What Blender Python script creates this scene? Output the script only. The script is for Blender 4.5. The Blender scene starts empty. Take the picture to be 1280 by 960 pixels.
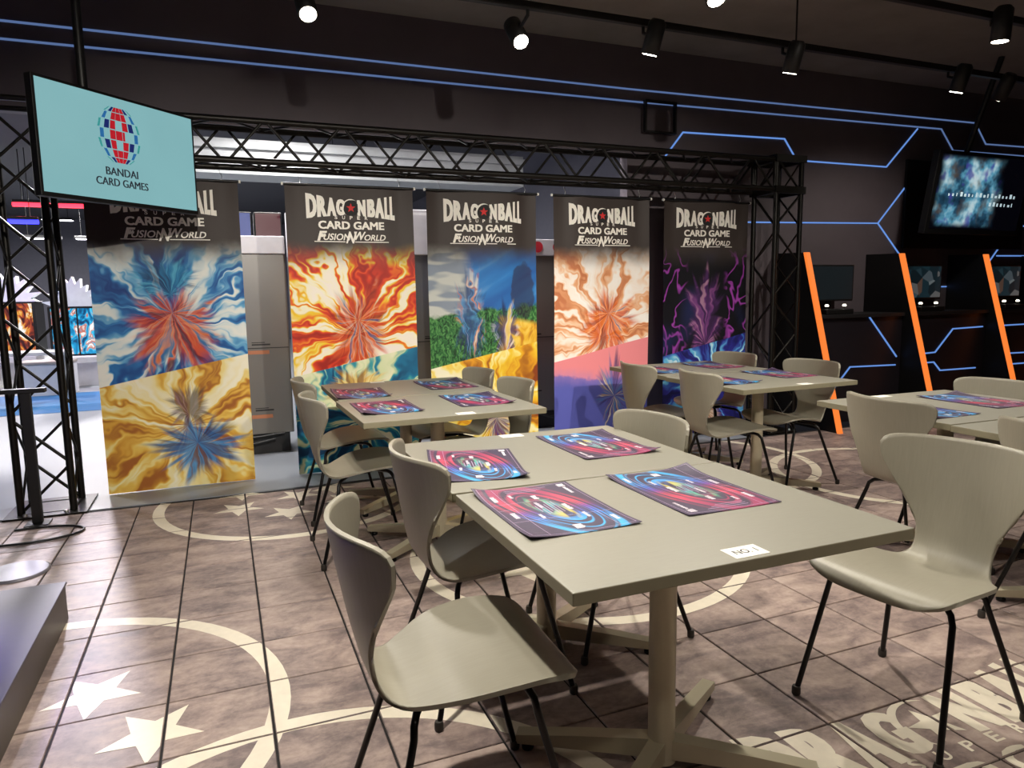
import bpy, bmesh, math, random
from mathutils import Vector, Matrix
random.seed(7)
SC = bpy.context.scene
COL = SC.collection
R = math.radians

# ------------------------------------------------------------------ camera
cam = bpy.data.cameras.new('camera'); camo = bpy.data.objects.new('camera', cam); COL.objects.link(camo)
cam.sensor_width = 36.0; cam.lens = 886.0 / 1280.0 * 36.0; cam.clip_start = 0.05; cam.clip_end = 80
RM = Matrix(((0.9263, 0.0610, -0.3719), (-0.3766, 0.1123, -0.9196), (-0.0143, 0.9918, 0.1270)))
X_ = Vector((2836 - 640, 480 - 335, -886)); Y_ = Vector((275 - 640, 480 - 371, -886)).normalized()
X_ = (X_ - Y_ * X_.dot(Y_)).normalized(); Z_ = X_.cross(Y_)
RM = Matrix((X_, Y_, Z_))
camo.matrix_world = Matrix.Translation((0, 0, 1.28)) @ RM.to_4x4()
SC.camera = camo
# ------------------------------------------------------------------ world and exposure
w = bpy.data.worlds.new('world'); SC.world = w; w.use_nodes = True
w.node_tree.nodes['Background'].inputs[0].default_value = (0.5, 0.5, 0.6, 1)
w.node_tree.nodes['Background'].inputs[1].default_value = 0.02
vs = SC.view_settings
vs.view_transform = 'Standard'; vs.look = 'None'; vs.gamma = 1; vs.use_curve_mapping = False; vs.exposure = 0.0
POWER = 0.62      # master level of the ceiling spotlights

# ------------------------------------------------------------------ helpers
def lin(h):
    h = h.lstrip('#'); v = [int(h[i:i + 2], 16) / 255 for i in (0, 2, 4)]
    return tuple((c / 12.92 if c <= .04045 else ((c + .055) / 1.055) ** 2.4) for c in v) + (1,)

def tag(o, label=None, cat=None, group=None, kind=None):
    if label: o['label'] = label
    if cat: o['category'] = cat
    if group: o['group'] = group
    if kind: o['kind'] = kind
    return o

def empty(name, loc=(0, 0, 0), rz=0, parent=None):
    o = bpy.data.objects.new(name, None); COL.objects.link(o); o.empty_display_size = .05
    o.location = loc; o.rotation_euler = (0, 0, rz); o.parent = parent
    return o

def link(name, me, mat=None, parent=None, loc=(0, 0, 0), rot=(0, 0, 0)):
    o = bpy.data.objects.new(name, me); COL.objects.link(o)
    if mat and not me.materials: me.materials.append(mat)
    o.parent = parent; o.location = loc; o.rotation_euler = rot
    return o

class MB:
    def __init__(s): s.v = []; s.f = []; s.sm = []
    def add(s, vs, fs, smooth=False):
        n = len(s.v); s.v += [tuple(v) for v in vs]; s.f += [tuple(i + n for i in f) for f in fs]; s.sm += [smooth] * len(fs); return s
    def box(s, x0, x1, y0, y1, z0, z1, ch=0):
        if ch <= 0:
            v = [(x, y, z) for z in (z0, z1) for y in (y0, y1) for x in (x0, x1)]
            return s.add(v, [(0, 2, 3, 1), (4, 5, 7, 6), (0, 1, 5, 4), (2, 6, 7, 3), (0, 4, 6, 2), (1, 3, 7, 5)])
        bm = bmesh.new(); bmesh.ops.create_cube(bm, size=1)
        for q in bm.verts: q.co = Vector(((x0 + x1) / 2 + q.co.x * (x1 - x0), (y0 + y1) / 2 + q.co.y * (y1 - y0), (z0 + z1) / 2 + q.co.z * (z1 - z0)))
        bmesh.ops.bevel(bm, geom=list(bm.edges), offset=ch, segments=2, affect='EDGES', profile=.5)
        bm.verts.index_update()
        s.add([q.co[:] for q in bm.verts], [tuple(q.index for q in f.verts) for f in bm.faces]); bm.free(); return s
    def tube(s, pts, r, n=8, cap=True):
        pts = [Vector(p) for p in pts]; rs = r if isinstance(r, (list, tuple)) else [r] * len(pts)
        up = None; rings = []
        for i, p in enumerate(pts):
            d = (pts[min(i + 1, len(pts) - 1)] - pts[max(i - 1, 0)]).normalized()
            if up is None:
                up = Vector((0, 0, 1)) if abs(d.z) < .9 else Vector((1, 0, 0))
            a = d.cross(up).normalized(); b = a.cross(d).normalized(); up = b
            rings.append([p + (a * math.cos(t) + b * math.sin(t)) * rs[i] for t in [2 * math.pi * k / n for k in range(n)]])
        v = [q for rg in rings for q in rg]; f = []
        for i in range(len(pts) - 1):
            for k in range(n):
                f.append((i * n + k, i * n + (k + 1) % n, (i + 1) * n + (k + 1) % n, (i + 1) * n + k))
        s.add(v, f, True)
        if cap: s.add(rings[0], [tuple(range(n))[::-1]]); s.add(rings[-1], [tuple(range(n))])
        return s
    def lathe(s, prof, c=(0, 0, 0), n=20):
        v = [(c[0] + r * math.cos(2 * math.pi * k / n), c[1] + r * math.sin(2 * math.pi * k / n), c[2] + z) for r, z in prof for k in range(n)]
        f = [(i * n + k, i * n + (k + 1) % n, (i + 1) * n + (k + 1) % n, (i + 1) * n + k) for i in range(len(prof) - 1) for k in range(n)]
        s.add(v, f, True)
        m = len(prof) - 1
        s.add(v[:n], [tuple(range(n))[::-1]]); s.add(v[m * n:], [tuple(range(n))]); return s
    def mesh(s, name):
        me = bpy.data.meshes.new(name); me.from_pydata(s.v, [], s.f); me.polygons.foreach_set('use_smooth', s.sm); me.update(); return me
    def build(s, name, mat, parent=None, loc=(0, 0, 0), rot=(0, 0, 0)):
        return link(name, s.mesh(name), mat, parent, loc, rot)

# ------------------------------------------------------------------ node expression helper
class E:
    def __init__(s, g, k): s.g = g; s.k = k
    def _m(s, op, *a): return s.g.math(op, s, *a)
    def __add__(s, o): return s._m('ADD', o)
    __radd__ = __add__
    def __sub__(s, o): return s._m('SUBTRACT', o)
    def __rsub__(s, o): return s.g.math('SUBTRACT', o, s)
    def __mul__(s, o): return s._m('MULTIPLY', o)
    __rmul__ = __mul__
    def __truediv__(s, o): return s._m('DIVIDE', o)
class G:
    def __init__(s, name):
        s.mat = bpy.data.materials.new(name); s.mat.use_nodes = True; s.nt = s.mat.node_tree
        s.b = s.nt.nodes['Principled BSDF']
    def setin(s, sock, v):
        if isinstance(v, E): s.nt.links.new(v.k, sock)
        else:
            if sock.type == 'RGBA' and len(v) == 3: v = tuple(v) + (1,)
            sock.default_value = v
    def math(s, op, *a):
        n = s.nt.nodes.new('ShaderNodeMath'); n.operation = op
        for i, v in enumerate(a): s.setin(n.inputs[i], v)
        return E(s, n.outputs[0])
    def coord(s, kind='Object'):
        n = s.nt.nodes.new('ShaderNodeTexCoord'); return E(s, n.outputs[kind])
    def pos(s):
        n = s.nt.nodes.new('ShaderNodeNewGeometry'); return E(s, n.outputs['Position'])
    def rnd(s):
        n = s.nt.nodes.new('ShaderNodeObjectInfo'); return E(s, n.outputs['Random'])
    def sep(s, v):
        n = s.nt.nodes.new('ShaderNodeSeparateXYZ'); s.setin(n.inputs[0], v); return [E(s, o) for o in n.outputs]
    def vec(s, x, y, z=0.0):
        n = s.nt.nodes.new('ShaderNodeCombineXYZ')
        for i, q in enumerate((x, y, z)): s.setin(n.inputs[i], q)
        return E(s, n.outputs[0])
    def noise(s, v, scale, detail=3, rough=.55, dist=0, out='Fac'):
        n = s.nt.nodes.new('ShaderNodeTexNoise'); s.setin(n.inputs['Vector'], v)
        n.inputs['Scale'].default_value = scale; n.inputs['Detail'].default_value = detail; n.inputs['Roughness'].default_value = rough; n.inputs['Distortion'].default_value = dist
        return E(s, n.outputs[out])
    def vor(s, v, scale, out='Color', feat='F1'):
        n = s.nt.nodes.new('ShaderNodeTexVoronoi'); n.feature = feat; s.setin(n.inputs['Vector'], v); n.inputs['Scale'].default_value = scale
        return E(s, n.outputs[out])
    def ss(s, x, a, b):
        n = s.nt.nodes.new('ShaderNodeMapRange'); n.interpolation_type = 'SMOOTHSTEP'; s.setin(n.inputs[0], x)
        s.setin(n.inputs[1], a); s.setin(n.inputs[2], b); return E(s, n.outputs[0])
    def mix(s, f, a, b):
        n = s.nt.nodes.new('ShaderNodeMix'); n.data_type = 'RGBA'; s.setin(n.inputs[0], f); s.setin(n.inputs[6], a); s.setin(n.inputs[7], b); return E(s, n.outputs[2])
    def ramp(s, f, stops):
        n = s.nt.nodes.new('ShaderNodeValToRGB'); cr = n.color_ramp
        while len(cr.elements) < len(stops): cr.elements.new(.5)
        for e, (p, c) in zip(cr.elements, stops): e.position = p; e.color = lin(c) if isinstance(c, str) else c
        s.setin(n.inputs[0], f); return E(s, n.outputs[0])
    def bump(s, h, strength=.2, dist=.01):
        n = s.nt.nodes.new('ShaderNodeBump'); s.setin(n.inputs['Height'], h); n.inputs['Strength'].default_value = strength; n.inputs['Distance'].default_value = dist
        s.nt.links.new(n.outputs[0], s.b.inputs['Normal'])
    def out(s, col, rough=.5, metal=0, spec=None, emit=None, es=0):
        s.setin(s.b.inputs['Base Color'], col); s.setin(s.b.inputs['Roughness'], rough); s.b.inputs['Metallic'].default_value = metal
        if spec is not None: s.b.inputs['Specular IOR Level'].default_value = spec
        if emit is not None: s.setin(s.b.inputs['Emission Color'], emit); s.b.inputs['Emission Strength'].default_value = es
        return s.mat

def plain(name, col, rough=.5, metal=0, var=.12, scale=14, bump=0, spec=None):
    g = G(name); c = lin(col) if isinstance(col, str) else col
    n = g.noise(g.pos(), scale, 4)
    d = tuple(min(1, q * (1 + var)) for q in c[:3]); k = tuple(q * (1 - var) for q in c[:3])
    if bump: g.bump(n, bump, .003)
    return g.out(g.mix(n, k, d), rough, metal, spec)

def glow(name, col, strength, base='#101010'):
    g = G(name); n = g.noise(g.pos(), 3, 1)
    c = lin(col); return g.out(lin(base), .4, 0, None, g.mix(n, tuple(q * .9 for q in c[:3]), c), strength)

# ------------------------------------------------------------------ materials
def chair_mat():
    g = G('chair_lacquer'); x, y, z = g.sep(g.coord())
    n = g.noise(g.vec(x * 60, y * 5, z * 5), 3, 3)
    return g.out(g.mix(n, lin('#8b8677'), lin('#979282')), .42)
M_CHAIR = chair_mat()
def table_mat():
    g = G('table_laminate'); x, y, z = g.sep(g.coord()); n = g.noise(g.vec(x * 6, y * 80, z), 3, 3)
    return g.out(g.mix(n, lin('#8b887b'), lin('#949184')), .42)
M_TABLE = table_mat()
M_EDGE = plain('table_edge', '#868069', .45)
M_POST = plain('table_steel', '#c2b99f', .36, .25, .06)
M_BLACKLEG = plain('black_leg', '#0d0c0c', .28, .3)
M_GLIDE = plain('dark_glide', '#332f2b', .6)
M_TRUSS = plain('truss_black', '#16130f', .4, .5, .2)
M_BLACK = plain('black_plastic', '#0b0b0c', .45)
M_DARK = plain('dark_panel', '#121114', .55)
M_WHITE = plain('white_paper', '#f2efe6', .7, 0, .03)
M_STEEL = plain('bright_steel', '#c8c8c8', .3, .9)
M_INK = plain('black_ink', '#15151a', .6)
M_CEIL = plain('ceiling_black', '#857d73', .85, 0, .25, 3)
M_WALL = plain('wall_charcoal', '#5a5157', .6, 0, .15, 5, .1)
M_SOFFIT = plain('soffit_black', '#2b2928', .75, 0, .15, 5)
M_GROUT = plain('grout', '#1f1b1b', .85)
M_PRINT = plain('floor_print_cream', '#efe5d0', .5, 0, .10, 30)
M_HALLFLOOR = plain('hall_floor', '#8f949b', .4, 0, .06, 1.2)
M_CABGREY = plain('cabinet_grey', '#6d6b68', .3, .2, .06, 3)
M_CABWHITE = plain('cabinet_white', '#cfcdd2', .4)
M_BLUELED = glow('blue_light_strip', '#6a97e4', .95)
M_DIMLED = glow('dim_blue_light_strip', '#7391cc', .55)
M_ORANGE = glow('orange_light_bar', '#ff8236', 1.1)
M_LENS = glow('lamp_lens', '#fff4e0', 30)
M_SPOT = plain('spot_body', '#1c1b1a', .5, .3)
M_LOGOW = plain('logo_cream', '#f8f4ea', .7, 0, .03)
M_LOGOR = plain('logo_red', '#d02a2a', .7)
M_LOGOK = plain('logo_black', '#141212', .7)

def tile_mat():
    g = G('floor_tile'); p = g.pos(); x, y, z = g.sep(p); r = g.rnd()
    n1 = g.noise(g.vec(x * 1.0, y * 2.0, r * 9), 4.2, 6, .66, .5)
    n2 = g.noise(g.vec(x, y, r * 3), 38, 4, .7)
    f = n1 * .8 + n2 * .25 + r * .08 - .08
    c = g.ramp(f, [(.22, '#4e4546'), (.40, '#82726f'), (.55, '#ac988f'), (.8, '#d2c0b5')])
    g.bump(n2, .08, .002)
    return g.out(c, g.ss(n1, -.6, 1.6) * .2 + .42, 0, .35)
M_TILE = tile_mat()

# ------------------------------------------------------------------ text as flat print
_tc = {}
def text2d(s, offset=.0, res=3):
    k = (s, offset)
    if k in _tc: return _tc[k]
    cu = bpy.data.curves.new('t', 'FONT'); cu.body = s; cu.offset = offset; cu.resolution_u = res
    o = bpy.data.objects.new('t', cu); COL.objects.link(o); bpy.context.view_layer.update()
    me = bpy.data.meshes.new_from_object(o.evaluated_get(bpy.context.evaluated_depsgraph_get()))
    v = [(q.co.x, q.co.y) for q in me.vertices]; f = [tuple(p.vertices) for p in me.polygons]
    bpy.data.objects.remove(o); bpy.data.curves.remove(cu); bpy.data.meshes.remove(me)
    x0 = min(q[0] for q in v); x1 = max(q[0] for q in v); y0 = min(q[1] for q in v); y1 = max(q[1] for q in v)
    v = [((a - x0) / (x1 - x0), (b - y0) / (y1 - y0)) for a, b in v]
    _tc[k] = (v, f); return v, f
class P2:   # flat polygons in a plane
    def __init__(s): s.v = []; s.f = []; s.h = []; s.c = 0
    def add(s, v, f):
        n = len(s.v); s.v += v; s.h += [(s.c % 7) * .00012] * len(v); s.c += 1; s.f += [tuple(i + n for i in q) for q in f]; return s
    def text(s, t, x0, x1, y0, y1, off=.03, shear=0, warp=None):
        v, f = text2d(t, off)
        out = []
        for a, b in v:
            q = (x0 + a * (x1 - x0) + shear * b * (y1 - y0), y0 + b * (y1 - y0))
            out.append(warp(*q) if warp else q)
        return s.add(out, f)
    def rect(s, x0, x1, y0, y1): return s.add([(x0, y0), (x1, y0), (x1, y1), (x0, y1)], [(0, 1, 2, 3)])
    def disc(s, cx, cy, r, n=24): return s.add([(cx + r * math.cos(2 * math.pi * k / n), cy + r * math.sin(2 * math.pi * k / n)) for k in range(n)], [tuple(range(n))])
    def star(s, cx, cy, r, a0, inner=.42):
        o = [(cx + (r if k % 2 == 0 else r * inner) * math.cos(a0 + k * math.pi / 5), cy + (r if k % 2 == 0 else r * inner) * math.sin(a0 + k * math.pi / 5)) for k in range(10)]
        return s.add([(cx, cy)] + o, [(0, 1 + k, 1 + (k + 1) % 10) for k in range(10)])
    def ring(s, cx, cy, r0, r1, a0=0, a1=2 * math.pi, n=72, shift=(0, 0)):
        v = []; 
        for k in range(n + 1):
            t = a0 + (a1 - a0) * k / n
            v += [(cx + shift[0] + r0 * math.cos(t), cy + shift[1] + r0 * math.sin(t)), (cx + r1 * math.cos(t), cy + r1 * math.sin(t))]
        return s.add(v, [(2 * k, 2 * k + 1, 2 * k + 3, 2 * k + 2) for k in range(n)])
    def xz(s, name, mat, parent, y=0, loc=(0, 0, 0)):      # faces -Y
        return MB().add([(a, y - h, b) for (a, b), h in zip(s.v, s.h)], s.f).build(name, mat, parent, loc)
    def xy(s, name, mat, parent, z=0):
        return MB().add([(a, b, z + h) for (a, b), h in zip(s.v, s.h)], s.f).build(name, mat, parent)

def logo(kind):     # banner / floor title in metres about its centre line, heights as on the hanging cloth
    Wt = P2(); Rd = P2(); Kd = P2()
    hw = .31
    xs = [(-.31, -.238, 'D'), (-.236, -.168, 'R'), (-.17, -.105, 'A'), (-.104, -.045, 'G'), (.045, .105, 'N'), (.116, .172, 'B'), (.17, .238, 'A'), (.24, .275, 'L'), (.278, .312, 'L')]
    def warp(x, y):
        k = (abs(x) / hw) ** 1.4
        top = 1.945 + .04 * k; bot = 1.842 - .03 * k
        return (x, bot + y * (top - bot))
    for a, b, c in xs:
        for q in (-.0045, 0, .0045): Wt.text(c, a + .004 + q, b - .004 + q, 0, 1, .035, 0, warp)
    if kind == 'banner':
        Kd.disc(0, 1.892, .056, 28); Rd.star(0, 1.892, .034, math.pi / 2)
    else:
        Wt.star(0, 1.885, .045, .42)
    cv = []
    for k in range(25):
        a = math.pi * (.30 + 1.0 * k / 24); th = .0005 + .013 * math.sin(math.pi * k / 24)
        cv += [((.062 - th) * math.cos(a), 1.892 + (.062 - th) * math.sin(a)), (.062 * math.cos(a), 1.892 + .062 * math.sin(a))]
    Wt.add(cv, [(2 * k, 2 * k + 1, 2 * k + 3, 2 * k + 2) for k in range(24)])
    for i, c in enumerate('SUPER'): Wt.text(c, -.118 + i * .0535, -.098 + i * .0535, 1.812, 1.836, .02)
    for q, r_ in ((-.003, -.002), (.003, -.002), (0, 0), (-.003, .002), (.003, .002)): Wt.text('CARD GAME', -.23 + q, .23 + q, 1.744 + r_, 1.796 + r_, .0)
    if kind == 'banner':
        Wt.text('FUSION', -.235, -.02, 1.665, 1.712, .02, .25)
        Wt.text('F', -.245, -.195, 1.66, 1.728, .03, .3); Wt.text('N', -.045, .012, 1.645, 1.728, .03, .3)
        Wt.text('W', .0, .085, 1.668, 1.728, .03, .25); Wt.text('ORLD', .082, .235, 1.665, 1.708, .02, .25)
        Wt.rect(-.265, -.05, 1.652, 1.658); Wt.rect(.02, .262, 1.652, 1.658)
    return Wt, Rd, Kd

# ------------------------------------------------------------------ floor of tiles with printed rings, stars and title
TP = .304; TX0 = .071; TY0 = 1.461; GX = .0075; GY = .005; TZ = .006
floor = tag(MB().box(-1.9, 10.2, -3.6, 4.86, -.06, 0 - TZ).build('floor', M_GROUT), None, None, None, 'structure')
tme = MB()
a, b, c = TP / 2 - GX / 2, TP / 2 - GY / 2, .0022
tme.add([(-a, -b, -TZ), (a, -b, -TZ), (a, b, -TZ), (-a, b, -TZ), (-a, -b, -c), (a, -b, -c), (a, b, -c), (-a, b, -c), (-a + c, -b + c, 0), (a - c, -b + c, 0), (a - c, b - c, 0), (-a + c, b - c, 0)],
        [(8, 9, 10, 11)] + [(i, (i + 1) % 4, 4 + (i + 1) % 4, 4 + i) for i in range(4)] + [(4 + i, 4 + (i + 1) % 4, 8 + (i + 1) % 4, 8 + i) for i in range(4)])
TME = tme.mesh('tile'); TME.materials.append(M_TILE)
inv = camo.matrix_world.inverted()
near, far = [], []
for i in range(-7, 34):
    for j in range(-17, 12):
        x = TX0 + (i + .5) * TP; y = TY0 + (j + .5) * TP
        if not (-1.9 < x - .16 and x + .16 < 10.2 and -3.6 < y - .16 and y + .1 < 4.86 + TP / 2): continue
        q = inv @ Vector((x, y, 0))
        vis = False
        if q.z < -.3:
            px = 640 - 886 * q.x / q.z; py = 480 + 886 * q.y / q.z
            vis = -60 < px < 1340 and py < 1040
        (near if vis else far).append(((x * x + y * y), x, y))
near.sort()
extra = near[300:]; near = near[:300]
for _, x, y in near:
    link('tile', TME, None, floor, (x, y, 0))
st = MB()
for _, x, y in far + extra:
    st.add([(p[0] + x, p[1] + y, p[2]) for p in tme.v], tme.f)
tag(st.build('distant_tiles', M_TILE, floor), kind='stuff')

def clip_half(poly, ax, val, keep_gt):
    out = []
    for k in range(len(poly)):
        p, q = poly[k], poly[(k + 1) % len(poly)]
        ip = (p[ax] > val) == keep_gt; iq = (q[ax] > val) == keep_gt
        if ip: out.append(p)
        if ip != iq:
            t = (val - p[ax]) / (q[ax] - p[ax]); out.append((p[0] + (q[0] - p[0]) * t, p[1] + (q[1] - p[1]) * t))
    return out
NPR = [0]
def floor_print(name, p2, label=None):
    mb = MB(); NPR[0] += 1
    for f in p2.f:
        hz = .0005 + (NPR[0] % 5) * .00012 + p2.h[f[0]]
        poly = [p2.v[i] for i in f]
        x0 = min(p[0] for p in poly); x1 = max(p[0] for p in poly); y0 = min(p[1] for p in poly); y1 = max(p[1] for p in poly)
        for i in range(int(math.floor((x0 - TX0) / TP)), int(math.floor((x1 - TX0) / TP)) + 1):
            for j in range(int(math.floor((y0 - TY0) / TP)), int(math.floor((y1 - TY0) / TP)) + 1):
                q = poly
                for ax, v, g in ((0, TX0 + i * TP + GX / 2 + .002, True), (0, TX0 + (i + 1) * TP - GX / 2 - .002, False), (1, TY0 + j * TP + GY / 2 + .002, True), (1, TY0 + (j + 1) * TP - GY / 2 - .002, False)):
                    if q: q = clip_half(q, ax, v, g)
                q = [p for p in q if p[1] < 4.85]
                if len(q) > 2: mb.add([(p[0], p[1], hz) for p in q], [tuple(range(len(q)))])
    o = mb.build(name, M_PRINT, floor)
    if label: o['label'] = label
    return o
for cx, cy, r in ((-.696, 2.323, .80), (.127, 1.309, .785), (.346, 4.616, .765), (1.584, 3.06, .80), (3.215, 4.305, .85), (4.239, 3.475, .76)):
    floor_print('ring_print', P2().ring(cx, cy, r - .032, r + .032), 'cream ring printed on the tiles')
for cx, cy in ((-.46, 2.524), (-.264, 2.216), (.028, 4.498), (.056, 4.83), (.307, 4.302), (.395, 4.655), (.66, 4.45), (.62, 4.75), (1.233, 2.914), (1.75, 3.2)):
    floor_print('star_print', P2().star(cx, cy, .152, R(-92)), 'cream five-pointed star printed on the tiles')
lw, _, _ = logo('floor')
p = P2().add([(1.873 + x * 1.94, 1.515 + (z - 1.985) * 1.78) for x, z in lw.v], lw.f); p.h = lw.h
floor_print('title_print', p, 'cream lettering printed on the tiles')

# hall floor beyond
hall = tag(MB().box(-9, 4.2, 4.86, 22, -.06, 0).build('floor_hall', M_HALLFLOOR), kind='structure')
MB().box(-3.6, -1.25, 9.3, 11.2, .0, .003).build('floor_patch', plain('blue_carpet', '#2a6ea8', .6), hall)
MB().box(-6, -1.5, 12.2, 14.5, .0, .003).build('floor_patch', plain('white_vinyl', '#d9dccf', .4), hall)
tag(MB().box(-9, -1.9, -3.6, 4.86, -.06, 0).build('floor_side', M_HALLFLOOR), kind='structure')

# ------------------------------------------------------------------ walls, soffit, ceiling
WY = 5.5
wall = tag(MB().box(3.35, 10.2, WY, WY + .12, 0, 3.35).build('wall_back', M_WALL), kind='structure')
soff = tag(MB().box(-9, 3.35, WY, WY + .12, 2.47, 3.35).build('wall_soffit', M_WALL), kind='structure')
tag(MB().box(-9, 10.2, -3.6, 5.9, 3.35, 3.45).build('ceiling', M_CEIL), kind='structure')
tag(MB().box(-9, 4.2, 5.9, 22, 3.35, 3.45).build('ceiling_hall', plain('hall_ceiling', '#3a3a42', .8)), kind='structure')
tag(MB().box(10.2, 10.3, -3.6, 5.6, 0, 3.35).build('wall_right', M_WALL), kind='structure')
tag(MB().box(-9, 10.2, -3.7, -3.6, 0, 3.35).build('wall_front', M_WALL), kind='structure')
tag(MB().box(-9.1, -9, -3.6, 22, 0, 3.35).build('wall_left', plain('hall_wall', '#55505f', .7)), kind='structure')
tag(MB().box(-9, 4.2, 22, 22.1, 0, 3.35).build('wall_hall_far', plain('hall_far_wall', '#5a5a66', .7)), kind='structure')
tag(MB().box(4.2, 4.3, 5.62, 22, 0, 3.35).build('wall_hall_right', plain('hall_side_wall', '#5a5a66', .7)), kind='structure')
tag(MB().box(-.9, 3.35, 7.8, 8.3, 2.5, 2.84).box(-.9, 3.35, 7.74, 7.8, 2.74, 2.80).build('wall_bulkhead', plain('bulkhead', '#b9bcbc', .5)), kind='structure')

def strip(name, pts, mat, parent, y, wdt=.013):
    """a thin light strip following a polyline on a wall facing -Y"""
    v = []; n = len(pts)
    for i, (x, z) in enumerate(pts):
        d0 = Vector((pts[i][0] - pts[i - 1][0], pts[i][1] - pts[i - 1][1])).normalized() if i else None
        d1 = Vector((pts[i + 1][0] - pts[i][0], pts[i + 1][1] - pts[i][1])).normalized() if i < n - 1 else None
        d = ((d0 or d1) + (d1 or d0)).normalized(); nn = Vector((-d.y, d.x)) * wdt / (2 * max(.4, d.dot(d0 or d1)))
        for yy in (y, y - .008): v += [(x + nn.x, yy, z + nn.y), (x - nn.x, yy, z - nn.y)]
    f = []
    for i in range(n - 1):
        a, b = 4 * i, 4 * i + 4
        f += [(a + 2, a + 3, b + 3, b + 2), (a, a + 2, b + 2, b), (a + 1, b + 1, b + 3, a + 3)]
    f += [(0, 1, 3, 2), (4 * n - 4, 4 * n - 2, 4 * n - 1, 4 * n - 3)]
    return MB().add(v, f).build(name, mat, parent)
strip('light_strip', [(-1.9, 3.0), (3.35, 3.0)], M_DIMLED, soff, WY); strip('light_strip', [(-1.9, 2.89), (3.35, 2.90)], M_DIMLED, soff, WY)
for pts in ([(3.35, 3.0), (7.72, 3.04), (7.91, 2.83), (8.6, 2.84), (8.8, 3.04), (10.1, 3.05)], [(3.35, 2.90), (7.2, 2.94), (7.4, 2.73), (8.6, 2.74), (10.1, 2.76)],
            [(3.7, 2.42), (3.92, 2.68), (5.08, 2.7), (5.24, 2.51), (6.43, 2.51), (6.85, 2.92)], [(4.6, 1.91), (6.35, 1.94), (6.85, 2.46)], [(6.35, 1.94), (6.9, 1.42)],
            [(8.4, 1.96), (10.1, 1.97)], [(8.4, 1.87), (8.05, 1.50)], [(8.22, 1.62), (10.1, 1.63)], [(7.05, 1.28), (7.8, 1.28)]):
    strip('light_strip', pts, M_DIMLED if pts[0][0] == 3.35 else M_BLUELED, wall, WY)
# dark sheet behind the hung screen
MB().box(6.7, 8.6, WY - .03, WY, 1.69, 2.6, .004).build('backing_panel', M_BLACK, wall)
# black frame hanging on the soffit
fr = tag(empty('hanging_square_rack', (3.64, 5.44, 2.64)), 'thin black square frame hanging above the truss on the dark wall', 'frame')
for q in ((-.16, -.145, 0, .27), (.145, .16, 0, .27)): MB().box(q[0], q[1], -.02, .02, q[2], q[3]).build('upright', M_BLACK, fr)
for z in (0, .255): MB().box(-.145, .145, -.02, .02, z, z + .015).build('crossbar', M_BLACK, fr)

# ------------------------------------------------------------------ ceiling spotlights on tracks
def track(y, x0, x1, label):
    t = tag(empty('lighting_track', ((x0 + x1) / 2, y, 2.86)), label, 'light track')
    h = (x1 - x0) / 2
    MB().box(-h, h, -.018, .018, -.02, .02, .003).build('rail', M_SPOT, t)
    for k in (-.8, 0, .8): MB().tube([(h * k, 0, .02), (h * k, 0, .49)], .006, 6).build('hanger', M_SPOT, t)
    return t
track(3.82, -.4, 7.6, 'long black lighting track above the back tables'); track(3.02, -.4, 7.6, 'long black lighting track above the front tables')
def spot(x, y, aim, power, label, z=2.70, ang=115, drop=.16, col=(1, .93, .82), rad=.045, blend=.7, length=.17):
    t = tag(empty('track_spotlight', (x, y, z)), label, 'spotlight', 'ceiling track spotlights')
    d = (Vector(aim) - Vector((x, y, z))).normalized(); q = d.to_track_quat('-Z', 'Y')
    yt = 3.82 if y > 3.4 else (3.02 if y > 2 else y)
    top = 2.838 if y > 2 else 3.348
    MB().tube([(0, 0, .03), (0, 0, (top - z) * .6), (0, yt - y, (top - z) * .8), (0, yt - y, top - z)], .010, 6).build('stem', M_SPOT, t)
    b = MB().lathe([(.045, .0), (.052, .0), (.052, length), (.035, length + .02)], n=20).build('body', M_SPOT, t); b.rotation_euler = q.to_euler()
    l = MB().lathe([(.042, -.003), (.042, .002)], n=20).build('lens', M_LENS, t); l.rotation_euler = q.to_euler()
    ld = bpy.data.lights.new('lamp', 'SPOT'); ld.energy = power * POWER; ld.spot_size = R(ang); ld.spot_blend = blend; ld.shadow_soft_size = rad; ld.color = col
    lo = bpy.data.objects.new('lamp', ld); COL.objects.link(lo); lo.parent = t; lo.rotation_euler = q.to_euler(); lo.location = d * .012
    return t
spot(.503, 3.92, (.7, 2.2, .3), 140, 'lit spotlight nearest the screen with the globe emblem')
spot(1.68, 3.92, (1.8, 2.0, .5), 170, 'bright round spotlight above the middle banner')
spot(2.36, 3.05, (2.3, 1.9, 0), 235, 'spotlight cut off by the top edge of the photo')
spot(4.32, 2.96, (4.4, 3.2, 0), 230, 'lit spotlight above the far right tables')
spot(5.62, 3.83, (6.0, 5.2, .7), 120, 'small lit spotlight beside the hanging video screen')
spot(2.43, 3.75, (2.2, 4.75, 0), 120, 'unlit-looking spotlight turned to the banners above the fourth banner', 2.66, 70)
spot(3.49, 3.75, (3.5, 4.75, 0), 70, 'dim spotlight turned to the banners above the fifth banner', 2.66, 70)
spot(5.04, 3.75, (5.0, 4.7, 0), 25, 'dark spotlight turned to the wall above the truss corner', 2.68, 60)
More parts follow.
